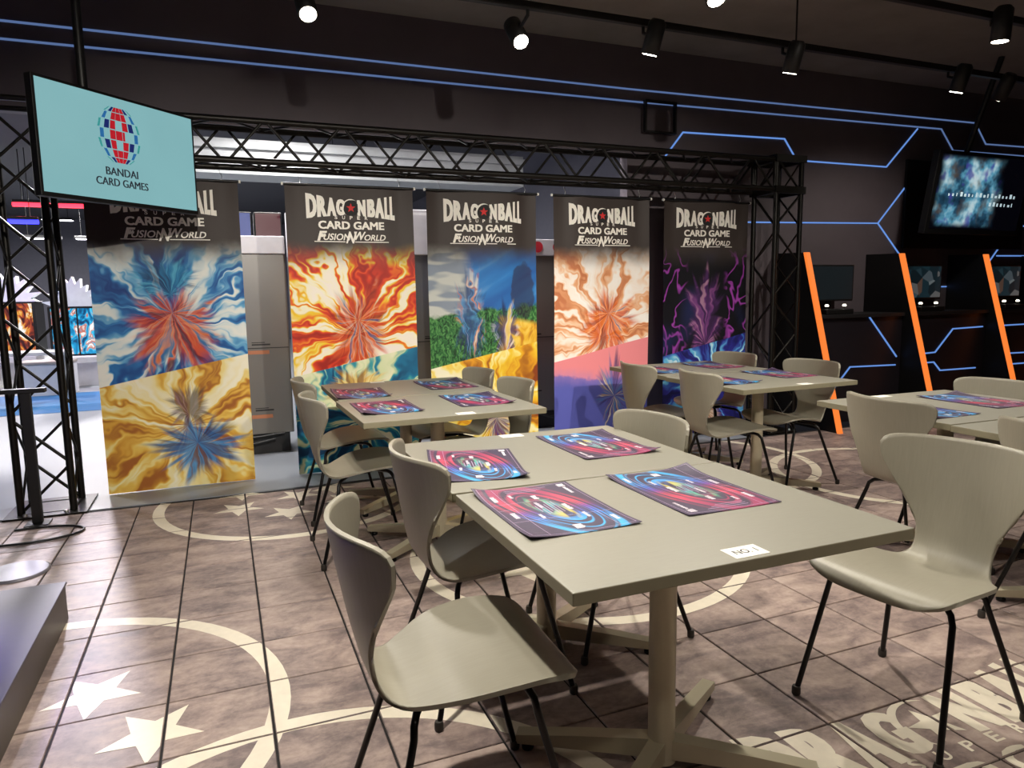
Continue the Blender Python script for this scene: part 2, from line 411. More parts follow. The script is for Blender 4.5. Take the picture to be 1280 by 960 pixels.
# unseen spotlights added behind the camera to light the banners from the front
for x, y, ax, nm in ((.2, -.6, -.1, 'left of three'), (1.6, -.6, 1.6, 'middle of three'), (3.0, -.6, 3.3, 'right of three')):
    spot(x, y, (ax, 5.19, .96), 960, 'unseen added spotlight by the viewer, aimed to light the banners, ' + nm, 2.8, 42, blend=1.0)
spot(.27, 1.75, (.5, 1.7, 0), 380, 'downlight overhead above the left foreground chair', 2.8, 130)
spot(.9, -.3, (1.2, 1.3, 0), 55, 'unseen fill downlight added by the viewer for the foreground table', 2.8, 130)  # unseen fill, added to lift the front of the foreground table
spot(2.4, .3, (2.2, 1.4, 0), 165, 'unseen downlight added by the viewer to brighten the right tables', 2.8, 130)  # unseen lamp added to brighten the right foreground

# ------------------------------------------------------------------ truss
def seg(parent, name, a, b, r, n=8, mat=M_TRUSS): return MB().tube([a, b], r, n).build(name, mat, parent)
def truss(parent, axis, L, wa, wb, bay, r=.021, rb=.010):
    """box truss from the parent's origin along axis ('x' or 'z'); the cross-section is wa by wb"""
    def P(t, i, j): return (t, j * wb, i * wa) if axis == 'x' else (i * wa, j * wb, t)
    for i in (0, 1):
        for j in (0, 1): seg(parent, 'chord', P(0, i, j), P(L, i, j), r)
    n = max(1, round(L / bay)); h = L / n
    for k in range(n):
        a, m, b = k * h + .02, (k + .5) * h, (k + 1) * h - .02
        for j in (0, 1):
            seg(parent, 'brace', P(a, 0 if j == 0 else 1, j), P(m - .01, 1 if j == 0 else 0, j), rb, 6); seg(parent, 'brace', P(m + .01, 1 if j == 0 else 0, j), P(b, 0 if j == 0 else 1, j), rb, 6)
        for i in (0, 1):
            seg(parent, 'brace', P(a, i, 0), P(m, i, 1), rb * .8, 6); seg(parent, 'brace', P(m, i, 1), P(b, i, 0), rb * .8, 6)
    for t in (.0, L):
        for q in (((0, 0), (1, 0)), ((0, 1), (1, 1)), ((0, 0), (0, 1)), ((1, 0), (1, 1))): seg(parent, 'end_bar', P(t, *q[0]), P(t, *q[1]), r * .8, 6)
TYF = 4.88; TW = .27
def base_plate(t, m=.08):
    p = MB().box(-m, TW + m, -m, TW + m, 0, .012, .002).build('base_plate', M_TRUSS, t)
    for x in (.03, TW - .03):
        for y in (-m + .03, TW + m - .03): MB().lathe([(.012, 0), (.012, .012), (.008, .016)], (x, y, .012), 8).build('bolt', M_STEEL, p)
tl = tag(empty('truss_tower', (-1.17, TYF, 0)), 'black lattice truss tower standing left of the banners on a bolted base plate', 'truss')
base_plate(tl); tt = empty('lattice', (0, 0, .012), 0, tl)
def tower(t, L):
    truss(t, 'z', L, TW, TW, .62)
tt.parent = None; bpy.data.objects.remove(tt)
truss(tl, 'z', 2.40, TW, TW, .6)
tr = tag(empty('truss_tower', (4.44, TYF, 0)), 'black lattice truss tower right of the purple banner', 'truss')
base_plate(tr, .028); truss(tr, 'z', 2.40, TW, TW, .6)
for z in (2.12, 2.38): MB().box(-.03, TW + .03, -.03, .0, z - .03, z + .03).box(-.03, TW + .03, TW, TW + .03, z - .03, z + .03).box(-.03, .0, 0, TW, z - .03, z + .03).box(TW, TW + .03, 0, TW, z - .03, z + .03).build('corner_collar', M_TRUSS, tr)
tb = tag(empty('truss_beam', (-.88, TYF, 2.125)), 'long black horizontal truss beam carrying the five banners', 'truss')
truss(tb, 'x', 5.30, .245, TW, .48)

# ------------------------------------------------------------------ banners
def burst(g, x, z, cx, cz, stops, k=7.0, seed=0.0, swirl=.0):
    dx = x - cx; dz = z - cz
    ang = g.math('ARCTAN2', dz, dx); rad = g.math('SQRT', dx * dx + dz * dz)
    wob = g.noise(g.vec(x, z, seed), 5.5, 2)
    ca = g.math('COSINE', ang + wob * .7); sa = g.math('SINE', ang + wob * .7)
    n = g.noise(g.vec(ca * k * .5, sa * k * .5, rad * 1.6 + seed), 1.0, 2, .55, .7)
    edge = g.ss(g.noise(g.vec(x, z, seed + 9.), 4, 1), .35, .65) * .2 - .1
    return g.ramp(g.ss(n + edge * .3, .30, .70), stops), rad
def heart(g, x, z, cx, cz, rx, rz, seed, amount=.9):
    dx = (x - cx) / rx; dz = (z - cz) / rz
    ang = g.math('ARCTAN2', dz, dx)
    sp = g.noise(g.vec(g.math('COSINE', ang) * 3.2, g.math('SINE', ang) * 3.2, seed), 1.0, 2, .6)
    r = g.math('SQRT', dx * dx + dz * dz)
    return (1.0 - g.ss(r + (sp - .5) * 2.2, .55, 1.1)) * amount
def inner(g, x, z, cx, cz, stops, k, seed):
    return burst(g, x, z, cx, cz, stops, k, seed)[0]
def blob(g, x, z, cx, cz, rx, rz, seed):
    n = g.noise(g.vec(x, z, seed), 6, 3) - .5
    m = g.noise(g.vec(x, z, seed + 5), 3, 2) - .5
    dx = (x - cx) / rx; dz = (z - cz) / rz
    return 1.0 - g.ss(dx * dx + dz * dz + n * 1.6 + m * 1.2, .75, 1.05)
def cells(g, x, z, stops, sc=14, seed=0.0):
    n = g.noise(g.vec(x * 1.4, z * .8, seed), sc, 2, .5, 1.4)
    return g.ramp(g.ss(n, .3, .7), stops)
def banner_mat(i):
    g = G('banner_print'); x, y, z = g.sep(g.coord())
    ink = lin('#3d3532')
    if i == 0:
        up, r = burst(g, x, z, .02, 1.12, [(0, '#0f3f86'), (.3, '#2a78bd'), (.52, '#6fb4dc'), (.7, '#dcebee'), (1, '#f4f5ee')], 8, 1)
        up = g.mix(heart(g, x, z, .02, 1.08, .27, .30, 2.), up, inner(g, x, z, .0, 1.18, [(0, '#6a1a10'), (.3, '#c33a1c'), (.6, '#e2591f'), (.8, '#ec8a4a'), (1, '#2c6ea6')], 8, 3))
        up = g.mix(heart(g, x, z, -.03, 1.40, .20, .12, 7., .8), up, inner(g, x, z, .0, 1.3, [(0, '#0b3d63'), (.5, '#1c83b6'), (1, '#5fc0df')], 8, 4))
        lo, r = burst(g, x, z, .05, .42, [(0, '#a8642a'), (.2, '#dba23c'), (.42, '#efc75c'), (.65, '#f7e59d'), (1, '#fdf7dd')], 7, 11)
        lo = g.mix(heart(g, x, z, .1, .27, .28, .2, 13.), lo, inner(g, x, z, .1, .3, [(0, '#0d2b58'), (.4, '#1468a8'), (.75, '#2b8fd0'), (1, '#5a4058')], 7, 14))
        lo = g.mix(heart(g, x, z, .06, .55, .14, .14, 17., .75), lo, inner(g, x, z, .06, .5, [(0, '#3a2c3c'), (.5, '#5a4655'), (1, '#8c7683')], 7, 15))
    elif i == 1:
        up, r = burst(g, x, z, .02, 1.0, [(0, '#a31f12'), (.25, '#dc3b1a'), (.42, '#ee7a22'), (.55, '#f6cf2c'), (.7, '#fbf3d2'), (1, '#fbf1e6')], 8, 21)
        up = g.mix(heart(g, x, z, .02, 1.0, .2, .34, 22., .85), up, inner(g, x, z, .02, 1.1, [(0, '#7a2414'), (.3, '#c2401f'), (.6, '#de5f2c'), (.82, '#e9a07a'), (1, '#2d4f88')], 9, 23))
        lo, r = burst(g, x, z, .0, .35, [(0, '#0b3c63'), (.35, '#16739c'), (.55, '#3fa2a8'), (.72, '#d8e3b2'), (1, '#f3efd0')], 7, 27)
        lo = g.mix(heart(g, x, z, -.02, .62, .2, .13, 28.), lo, inner(g, x, z, .0, .5, [(0, '#9c6a27'), (.5, '#e2b64a'), (1, '#f6ebaa')], 10, 29))
    elif i == 2:
        sky = g.ramp(g.noise(g.vec(x * .6 - z * .9, z * .4, 31.), 5, 2), [(.3, '#1b4f9c'), (.6, '#2b7cc6'), (.8, '#8fc3e4')])
        dome = g.mix(g.ss(g.noise(g.vec(x, z * 4., 33.), 3, 1), .45, .55), lin('#c9ccc6'), lin('#8a96a6'))
        up = g.mix(g.ss(x + z * .25, .18, .30), dome, sky)
        up = g.mix(g.ss(z - x * .1 + g.noise(g.vec(x, z, 35.), 9, 3) * .14, 1.20, 1.24), cells(g, x, z, [(0, '#12331a'), (.5, '#2c6a34'), (1, '#57934e')], 26, 36.), up)
        up = g.mix(g.ss(x + g.noise(g.vec(x, z, 34.), 8, 3) * .1, .14, .22) * (1.0 - g.ss(z + x * .2, 1.10, 1.15)), up, cells(g, x, z, [(0, '#c07a1e'), (.5, '#e8b32f'), (1, '#f2d05c')], 6, 37.))
        up = g.mix(blob(g, x, z, .33, 1.30, .10, .22, 38.) * .7, up, lin('#2b2330'))
        up = g.mix(heart(g, x, z, -.12, 1.08, .12, .36, 39., .85), up, inner(g, x, z, -.1, .7, [(0, '#20304c'), (.4, '#2f4f86'), (.65, '#4b8fc9'), (.85, '#c66a35'), (1, '#e8e0d4')], 9, 40))
        up = g.mix(heart(g, x, z, .17, 1.0, .11, .2, 41., .8), up, inner(g, x, z, .16, .8, [(0, '#1d2048'), (.5, '#3d4584'), (.8, '#d9d3e2'), (1, '#e9cf6a')], 9, 42))
        lo, r = burst(g, x, z, .05, .3, [(0, '#8a3f17'), (.25, '#e09a1d'), (.5, '#f3c92f'), (.72, '#f8e78c'), (1, '#fbf4d4')], 8, 45)
        lo = g.mix(heart(g, x, z, .08, .3, .16, .2, 46., .8), lo, inner(g, x, z, .08, .3, [(0, '#241a4c'), (.5, '#4b3a8c'), (1, '#f0d9a0')], 9, 47))
    elif i == 3:
        up, r = burst(g, x, z, .0, .9, [(0, '#c97a50'), (.25, '#e9a777'), (.48, '#f4cfae'), (.7, '#fbeee2'), (1, '#fdf8f2')], 10, 51)
        up = g.mix(heart(g, x, z, .06, 1.0, .25, .28, 52., .9), up, inner(g, x, z, .06, 1.1, [(0, '#8a3418'), (.3, '#d2541c'), (.65, '#ea7a24'), (.85, '#f0b184'), (1, '#23468a')], 8, 53))
        pk = g.ramp(g.ss(z + x * .1 + g.noise(g.vec(x, z, 55.), 8, 3) * .12, .5, .72), [(0, '#5a5fb4'), (.45, '#8670b8'), (.6, '#d98aa6'), (1, '#ee8d93')])
        lo = g.mix(heart(g, x, z, .12, .42, .17, .3, 56., .8), pk, inner(g, x, z, .12, .4, [(0, '#2d2a58'), (.4, '#6a5aa0'), (.65, '#1f7fb8'), (.9, '#c79a4c'), (1, '#efe6d0')], 9, 57))
    else:
        n = g.noise(g.vec(x, z * .7, 60.), 5, 2, .5, .8)
        side = g.ss(g.math('ABSOLUTE', x), .17, .27)
        line = g.ss(g.math('ABSOLUTE', n - .5), .045, .0) * side
        up = g.mix(line, lin('#0c0b14'), lin('#a343b0'))
        up = g.mix(g.ss(g.noise(g.vec(x, z, 61.), 2, 1), .5, .7) * .5, up, lin('#26306a'))
        up = g.mix(heart(g, x, z, .0, 1.04, .17, .36, 62., .85), up, inner(g, x, z, .0, .8, [(0, '#3a1f4a'), (.35, '#5a2f6e'), (.7, '#8b4b8e'), (1, '#b98aa8')], 9, 63))
        lo, r = burst(g, x, z, .05, .5, [(0, '#14134a'), (.35, '#2a2a8a'), (.6, '#3f6cc0'), (.85, '#69c0e6'), (1, '#d6eef6')], 8, 65)
        lo = g.mix(heart(g, x, z, .0, .2, .2, .16, 66., .8), lo, inner(g, x, z, .0, .2, [(0, '#16202c'), (.5, '#c98f4a'), (1, '#e8dcc8')], 9, 67))
    split = z - x * .2 - .80
    col = g.mix(g.ss(split, -.003, .003), lo, up)
    fade = g.ss(z + (g.noise(g.vec(x, z, 90. + i), 5, 3) - .5) * .12, 1.44, 1.66)
    col = g.mix(fade, col, ink)
    return g.out(col, .55, 0, .3)
BANX = [(-.752, .153), (.451, 1.346), (1.452, 2.337), (2.486, 3.376), (3.53, 4.415)]
BLAB = ['hanging cloth banner with blue burst above a gold burst, nearest the truss tower', 'hanging cloth banner with red and orange flames, behind the back-left table', 'hanging cloth banner with blue sky and green foliage above gold, third from left', 'hanging cloth banner with pale peach streaks above pink, fourth from left', 'dark purple hanging cloth banner, rightmost of the five']
LW = [logo('banner')]
BY = 5.19
for i, (x0, x1) in enumerate(BANX):
    cx = (x0 + x1) / 2; hw = (x1 - x0) / 2
    t = tag(empty('banner', (cx, BY, 0)), BLAB[i], 'banner', 'title banners on the truss')
    ph = random.uniform(0, 6)
    def wave(x, z, ph=ph): return .012 * math.sin(x * 7 + ph) * (.35 + .65 * z / 2.05) + .006 * math.sin(z * 3.1 + ph) + .02 * math.exp(-((abs(x) - hw * .8) / .07) ** 2) * (z / 2.05) ** 4
    nx, nz = 24, 40; top = 2.035
    v = [(-hw + 2 * hw * a / nx, wave(-hw + 2 * hw * a / nx, z := top * b / nz) if True else 0, .004 + (top - .004) * b / nz) for b in range(nz + 1) for a in range(nx + 1)]
    m = len(v); v2 = [(p[0], p[1] + .002, p[2]) for p in v]
    f = [(b * (nx + 1) + a, b * (nx + 1) + a + 1, (b + 1) * (nx + 1) + a + 1, (b + 1) * (nx + 1) + a) for b in range(nz) for a in range(nx)]
    f2 = [tuple(m + k for k in reversed(q)) for q in f]
    cl = MB().add(v + v2, f + f2, True).build('cloth', banner_mat(i), t)
    for nm, p2, mt, dy in zip(('title_lettering', 'title_star', 'title_disc'), LW[0], (M_LOGOW, M_LOGOR, M_LOGOK), (.0035, .005, .0042)):
        MB().add([(a, wave(a, b) - dy - h, b) for (a, b), h in zip(p2.v, p2.h)], p2.f).build(nm, mt, cl)
    MB().tube([(-hw - .012, 0, top + .006), (hw + .012, 0, top + .006)], .009, 8).build('rod', M_BLACK, t)
    for s in (-1, 1):
        MB().lathe([(.011, -.006), (.011, .006)], (0, 0, 0), 10).build('rod_cap', M_WHITE, t, (s * (hw + .014), 0, top + .006), (0, math.pi / 2, 0))
        hx = s * (hw - .1)
        MB().tube([(hx, 0, top + .012), (hx + .008, 0, top + .035), (hx, 0, top + .05), (hx - .008, 0, top + .07), (hx, -.02, top + .105), (hx, -.035, top + .08)], .0028, 6).build('hook', M_STEEL, t)

# ------------------------------------------------------------------ chairs
def chair_shell():
    pr = [(.236, .416), (.226, .437), (.198, .452), (.14, .457), (.06, .449), (-.03, .432), (-.10, .416), (-.15, .411), (-.188, .428), (-.212, .466), (-.228, .52), (-.244, .59), (-.257, .66), (-.27, .73), (-.282, .803)]
    hw = [.205, .210, .216, .225, .228, .213, .175, .142, .120, .114, .124, .160, .203, .238, .244]
    wrap = [0, 0, 0, .0, .0, .0, .0, .004, .014, .027, .042, .059, .075, .085, .089]
    dish = [0, 0, .002, .006, .012, .018, .018, .012, .006, 0, 0, 0, 0, 0, 0]
    n = len(pr)
    S = [0.0]
    for a, b in zip(pr, pr[1:]): S.append(S[-1] + math.hypot(b[0] - a[0], b[1] - a[1]))
    def cr(arr, s):
        for k in range(n - 1):
            if s <= S[k + 1] or k == n - 2:
                t = (s - S[k]) / (S[k + 1] - S[k]); break
        p0, p1, p2, p3 = arr[max(k - 1, 0)], arr[k], arr[k + 1], arr[min(k + 2, n - 1)]
        return .5 * (2 * p1 + (p2 - p0) * t + (2 * p0 - 5 * p1 + 4 * p2 - p3) * t * t + (3 * p1 - p0 - 3 * p2 + p3) * t ** 3)
    ys = [p[0] for p in pr]; zs = [p[1] for p in pr]
    NU, NV = 22, 44; L = S[-1]
    def pt(u, vv):
        e = 1 - (1 - min(1, abs(u)) ** 2.8) ** (1 / 2.8); e2 = 1 - (1 - min(1, abs(u)) ** 4.5) ** (1 / 4.5)
        s0 = .085 * e; s1 = L - .090 * e2 + .008 * u * u
        s = s0 + (s1 - s0) * vv
        w = cr(hw, s); x = u * w; r = (x / .235) ** 2
        y = cr(ys, s) + cr(wrap, s) * r * 1.0; z = cr(zs, s) + cr(dish, s) * (x / .22) ** 2
        return Vector((x, y, z))
    us = [math.sin(math.pi / 2 * (-1 + 2 * a / NU)) for a in range(NU + 1)]
    g = [[pt(u, b / NV) for u in us] for b in range(NV + 1)]
    v = []; T = .0105
    for b in range(NV + 1):
        for a in range(NU + 1):
            du = g[b][min(a + 1, NU)] - g[b][max(a - 1, 0)]; dv = g[min(b + 1, NV)][a] - g[max(b - 1, 0)][a]
            nn = du.cross(dv)
            nn = nn.normalized() if nn.length > 1e-9 else Vector((0, 0, 1))
            v.append((g[b][a], nn))
    W = NU + 1
    # du x dv points to the sitter's side or the underside; fix so that it points up / forward
    sgn = 1 if v[10 * W + W // 2][1].z > 0 else -1
    topv = [p + nn * sgn * T / 2 for p, nn in v]; botv = [p - nn * sgn * T / 2 for p, nn in v]
    q = [(b * W + a, b * W + a + 1, (b + 1) * W + a + 1, (b + 1) * W + a) for b in range(NV) for a in range(NU)]
    if sgn < 0: q = [tuple(reversed(k)) for k in q]
    N = len(topv); mb = MB(); mb.add(topv + botv, q + [tuple(N + i for i in reversed(k)) for k in q], True)
    rim = [a for a in range(W)] + [b * W + NU for b in range(1, NV + 1)] + [NV * W + a for a in range(NU - 1, -1, -1)] + [b * W for b in range(NV - 1, 0, -1)]
    fr = [(rim[k], rim[(k + 1) % len(rim)], N + rim[(k + 1) % len(rim)], N + rim[k]) for k in range(len(rim))]
    if sgn > 0: fr = [tuple(reversed(k)) for k in fr]
    for k in fr: mb.f.append(k); mb.sm.append(False)
    return mb.mesh('seat_shell')
SHELL = chair_shell(); SHELL.materials.append(M_CHAIR)
def legs():
    out = []
    for sx in (-1, 1):
        for top, foot in (((.165, .115, .416), (.222, .222, .012)), ((.125, -.125, .414), (.222, -.232, .012))):
            tx, ty, tz = top; fx, fy, fz = foot
            dz = 0 if ty > 0 else -.030
            pts = [(sx * .02, ty * .35, .414 + dz * .3), (sx * tx * .8, ty * .9, .422 + dz), (sx * tx * .95, ty * 1.0, .417 + dz), (sx * (tx + .012), ty * 1.08, .400 + dz), (sx * (tx + .02), ty + (fy - ty) * .12, .373 + dz), (sx * fx, fy, fz)]
            me = MB().tube(pts, .0088, 10).mesh('leg'); me.materials.append(M_BLACKLEG)
            gl = MB().lathe([(.011, 0), (.0135, .004), (.0135, .022), (.0115, .03)], (sx * fx, fy, 0), 10).mesh('glide'); gl.materials.append(M_GLIDE)
            out.append((me, gl))
    return out
LEGS = legs()
HUB = MB().lathe([(.05, .398), (.062, .402), (.062, .410), (.03, .424)], (0, 0, 0), 16).mesh('mounting_plate'); HUB.materials.append(M_BLACKLEG)
def chair(x, y, face, label):
    """face: direction the sitter looks, degrees from +X"""
    t = tag(empty('dining_chair', (x, y, 0), R(face - 90)), label, 'chair', 'grey moulded chairs at the tables')
    link('seat_shell', SHELL, None, t)
    for me, gl in LEGS:
        l = link('leg', me, None, t); link('glide', gl, None, l)
    link('mounting_plate', HUB, None, t)
    return t
CH = [(.465, 1.51, -2, 'grey moulded chair in the left foreground, its seat half in the table shadow'),
      (.745, 2.12, 2, 'grey moulded chair pushed under the left side of the second table, behind the foreground chair'),
      (1.87, 1.43, 188, 'large grey moulded chair in the right foreground facing the table numbered 1'),
      (1.305, 2.28, 182, 'grey chair with only its backrest showing beyond the right edge of the second table'),
      (.63, 4.2, 2, 'grey moulded chair at the far left of the back-left tables, closest to the banners'),
      (.605, 3.51, 0, 'grey moulded chair at the left of the back-left tables, nearer of the two there'),
      (1.28, 4.2, 182, 'grey chair back at the right of the back-left tables, farther one by the gold banner'),
      (1.285, 3.60, 180, 'grey chair back at the right corner of the back-left tables, nearer of the two'),
      (2.76, 4.05, -4, 'grey chair seen from behind at the back-right tables, in front of the pink banner'),
      (2.83, 3.47, -6, 'grey chair seen from behind at the back-right tables, directly beside the table post'),
      (3.40, 4.33, 182, 'grey chair beyond the back-right tables in front of the purple banner'),
      (3.45, 3.62, 182, 'grey chair beyond the back-right tables in front of the first orange light bar'),
      (2.91, 2.24, -3, 'grey chair seen from behind at the far right tables, just beyond the large foreground chair'),
      (2.90, 1.52, 0, 'grey chair cut by the right edge, its seat in shadow behind the large foreground chair'),
      (3.45, 2.36, 182, 'grey chair back beyond the far right tables, below the third orange light bar')]
for c in CH: chair(*c)

# ------------------------------------------------------------------ tables
TZ1 = .715; TWD = .905; TDP = .728
def table_meshes():
    bm = bmesh.new()
    top = MB().box(-TWD / 2, TWD / 2, -TDP / 2, TDP / 2, TZ1 - .028, TZ1, .0025).mesh('table_top')
    top.materials.append(M_TABLE); top.materials.append(M_EDGE)
    for p in top.polygons:
        if abs(p.normal.z) < .5: p.material_index = 1
    post = MB().lathe([(.040, .02), (.036, .03), (.036, .665), (.05, .67), (.05, .687)], n=24).mesh('post'); post.materials.append(M_POST)
    plate = MB().box(-.17, .17, -.17, .17, TZ1 - .036, TZ1 - .0285, .002).mesh('top_plate'); plate.materials.append(M_POST)
    pr = []
    for sx in (-1, 1):
        for sy in (-1, 1):
            d = Vector((sx * .33, sy * .225)); L = d.length; d.normalize(); nrm = Vector((-d.y, d.x))
            v = []
            for t, zt, zb, hw in ((.02, .085, .03, .022), (L * .6, .066, .026, .021), (L, .048, .022, .02)):
                for s, z in ((-1, zb), (1, zb), (1, zt), (-1, zt)): q = d * t + nrm * hw * s; v.append((q.x, q.y, z))
            f = [(0, 1, 2, 3)] + [(4 * k + a, 4 * k + (a + 1) % 4, 4 * k + 4 + (a + 1) % 4, 4 * k + 4 + a) for k in (0, 1) for a in range(4)] + [(8, 11, 10, 9)]
            f = [tuple(reversed(q)) for q in f]
            me = MB().add(v, f).mesh('base_arm'); me.materials.append(M_POST)
            q = d * (L - .03); ft = MB().lathe([(.016, 0), (.018, .004), (.018, .014), (.008, .018), (.008, .026)], (q.x, q.y, 0), 10).mesh('foot'); ft.materials.append(M_BLACKLEG)
            pr.append((me, ft))
    return top, post, plate, pr
TM = table_meshes()
def table(x, y, rot, label, sticker=None, words=None):
    t = tag(empty('cafe_table', (x, y, 0), R(rot)), label, 'table', 'grey cafe tables set in pairs')
    link('table_top', TM[0], None, t); link('post', TM[1], None, t); link('top_plate', TM[2], None, t)
    for me, ft in TM[3]:
        a = link('base_arm', me, None, t); link('foot', ft, None, a)
    if sticker:
        sx, sy = sticker
        s = MB().box(sx - .045, sx + .045, sy - .028, sy + .028, TZ1, TZ1 + .0008).build('number_sticker', M_WHITE, t)
        p = P2()
        if words: p.text(words, sx - .030, sx + .030, sy - .011, sy + .011, .015)
        else:
            p.rect(sx - .02, sx - .006, sy - .006, sy + .006)
            p.rect(sx + .004, sx + .016, sy - .006, sy + .006)
        if words: p.xy('number_print', M_INK, s, TZ1 + .0012)
    return t
table(1.035, 1.505, 0, 'grey table in the foreground with the sticker NO. 1', (-.012, -.322), 'NO. 1')
table(1.035, 2.241, -.8, 'grey table joined to the far side of the foreground table', (-.0, .33))
table(1.0, 3.49, 1, 'nearer table of the back-left pair', (.04, -.33))
table(1.012, 4.237, 0, 'farther table of the back-left pair, closest to the flame banner', (-.1, .33))
table(3.145, 3.56, 2, 'nearer table of the back-right pair', (.05, -.33))
table(3.15, 4.30, 1, 'farther table of the back-right pair, closest to the purple banner')
table(3.22, 2.34, -1, 'farther table of the pair at the right edge of the photo', (-.05, .33))
table(3.19, 1.60, -1, 'nearer table of the pair at the right edge, mostly cut off')

# ------------------------------------------------------------------ printed play mats
def mat_mat():
    g = G('play_mat_print'); x, y, z = g.sep(g.coord())     # x along the long side, y along the short one
    wx = x + (g.noise(g.vec(x, y, 1.), 6, 2) - .5) * .02
    dx = wx / .21; dy = (y - x * .22) / .085
    r = g.math('SQRT', dx * dx + dy * dy)
    band = g.noise(g.vec(r * 4.2 + x * 1.2, x * 1.5, 3.), 2.4, 2, .5)
    mask = g.ss(band, .44, .6) * (1.0 - g.ss(r, 1.1, 1.6)) * g.ss(r, .25, .6)
    hue = g.ramp(g.ss(x, -.17, .17), [(0, '#9c2f5c'), (.25, '#dc3f5c'), (.45, '#c8445e'), (.6, '#7a3fae'), (.78, '#2f7fe0'), (1, '#35b0f0')])
    core = g.ramp(g.ss(x + y, -.08, .1), [(0, '#5ad0a0'), (.5, '#2bb0c0'), (1, '#e8d64a')])
    cm = g.ss(g.noise(g.vec(x * .6, y * 3., 8.), 14, 2), .48, .58) * (1.0 - g.ss(r, .3, .6)) * .8
    base = g.mix(g.noise(g.vec(x, y, 5.), 9, 3), lin('#2c2138'), lin('#463355'))
    c = g.mix(mask, base, hue); c = g.mix(cm, c, core)
    return g.out(c, .45)
M_MAT = mat_mat()
M_MATINK = plain('mat_white_print', '#e8e2ea', .5, 0, .03)
M_MATINK2 = plain('mat_thin_print', '#b9a4c4', .5, 0, .03)
ML, MWD = .42, .297
def mat_meshes():
    out = []
    for s in (0, 1, 2):
        rr = random.Random(s)
        cs = [rr.uniform(.0, .012) for _ in range(4)]; cs[s % 4] = .016
        def hz(x, y, cs=cs):
            z = 0
            for k, (a, b) in enumerate(((-1, -1), (1, -1), (1, 1), (-1, 1))):
                d = max(0, 1 - math.hypot((x - a * ML / 2) / .12, (y - b * MWD / 2) / .12)); z += cs[k] * d * d
            return z
        nx, ny = 16, 12
        v = [(-ML / 2 + ML * a / nx, -MWD / 2 + MWD * b / ny) for b in range(ny + 1) for a in range(nx + 1)]
        T = [(x, y, .0016 + hz(x, y)) for x, y in v]; B = [(x, y, .0002 + hz(x, y)) for x, y in v]; n = len(T)
        q = [(b * (nx + 1) + a, b * (nx + 1) + a + 1, (b + 1) * (nx + 1) + a + 1, (b + 1) * (nx + 1) + a) for b in range(ny) for a in range(nx)]
        rim = list(range(nx + 1)) + [b * (nx + 1) + nx for b in range(1, ny + 1)] + [ny * (nx + 1) + a for a in range(nx - 1, -1, -1)] + [b * (nx + 1) for b in range(ny - 1, 0, -1)]
        sd = [(rim[(k + 1) % len(rim)], rim[k], n + rim[k], n + rim[(k + 1) % len(rim)]) for k in range(len(rim))]
        me = MB().add(T + B, q + [tuple(n + i for i in reversed(k)) for k in q] + [tuple(reversed(k)) for k in sd]).mesh('sheet'); me.materials.append(M_MAT)
        p = P2(); thin = P2()
        # frame lines and boxes
        t = .0007
        for x0, x1, y in ((-.2, .2, .138), (-.2, .2, -.138), (-.2, .2, -.093), (.08, .2, .095)): thin.rect(x0, x1, y - t, y + t)
        for x, y0, y1 in ((-.2, -.138, .138), (.2, -.138, .138), (-.07, -.138, .03), (.08, -.138, .138), (-.02, -.138, -.093)): thin.rect(x - t, x + t, y0, y1)
        # blocks of small print, too small to read
        for cx, cy, wd, ht in ((-.178, .118, .024, .024), (-.13, .118, .06, .010), (.14, .115, .04, .013), (-.12, -.112, .045, .014), (.03, -.112, .045, .014), (.01, .045, .05, .014), (-.1, .0, .035, .016), (.165, .0, .03, .026), (.09, .06, .04, .010), (-.03, -.02, .05, .010), (.06, -.05, .035, .010), (-.13, -.06, .03, .010)):
            k = 0; x = cx - wd / 2
            while x < cx + wd / 2:
                w = rr.uniform(.003, .008); p.rect(x, min(x + w, cx + wd / 2), cy - ht / 2, cy + ht / 2 * rr.uniform(.6, 1)); x += w + .0018
        for k in range(7): 
            w = rr.uniform(.05, .11); thin.rect(-.03 - w / 2 + .03, -.03 + w / 2 + .03, .02 - k * .009, .0225 - k * .009)
        for k in range(3): thin.rect(-.185 + k * .012, -.1825 + k * .012, -.06, .07 - k * .02)
        def cut(p2):     # follow the sheet, so long pieces are cut up
            mb = MB()
            for f in p2.f:
                xs = [p2.v[i][0] for i in f]; ys = [p2.v[i][1] for i in f]
                nx = max(1, int((max(xs) - min(xs)) / .025)); ny = max(1, int((max(ys) - min(ys)) / .025))
                for a in range(nx):
                    for b in range(ny):
                        xa = min(xs) + (max(xs) - min(xs)) * a / nx; xb = min(xs) + (max(xs) - min(xs)) * (a + 1) / nx
                        ya = min(ys) + (max(ys) - min(ys)) * b / ny; yb = min(ys) + (max(ys) - min(ys)) * (b + 1) / ny
                        mb.add([(X, Y, .0024 + hz(X, Y)) for X, Y in ((xa, ya), (xb, ya), (xb, yb), (xa, yb))], [(0, 1, 2, 3)])
            return mb
        pm = cut(p).mesh('block_print'); pm.materials.append(M_MATINK); tm = cut(thin).mesh('line_print'); tm.materials.append(M_MATINK2)
        out.append((me, pm, tm))
    return out
MM = mat_meshes()
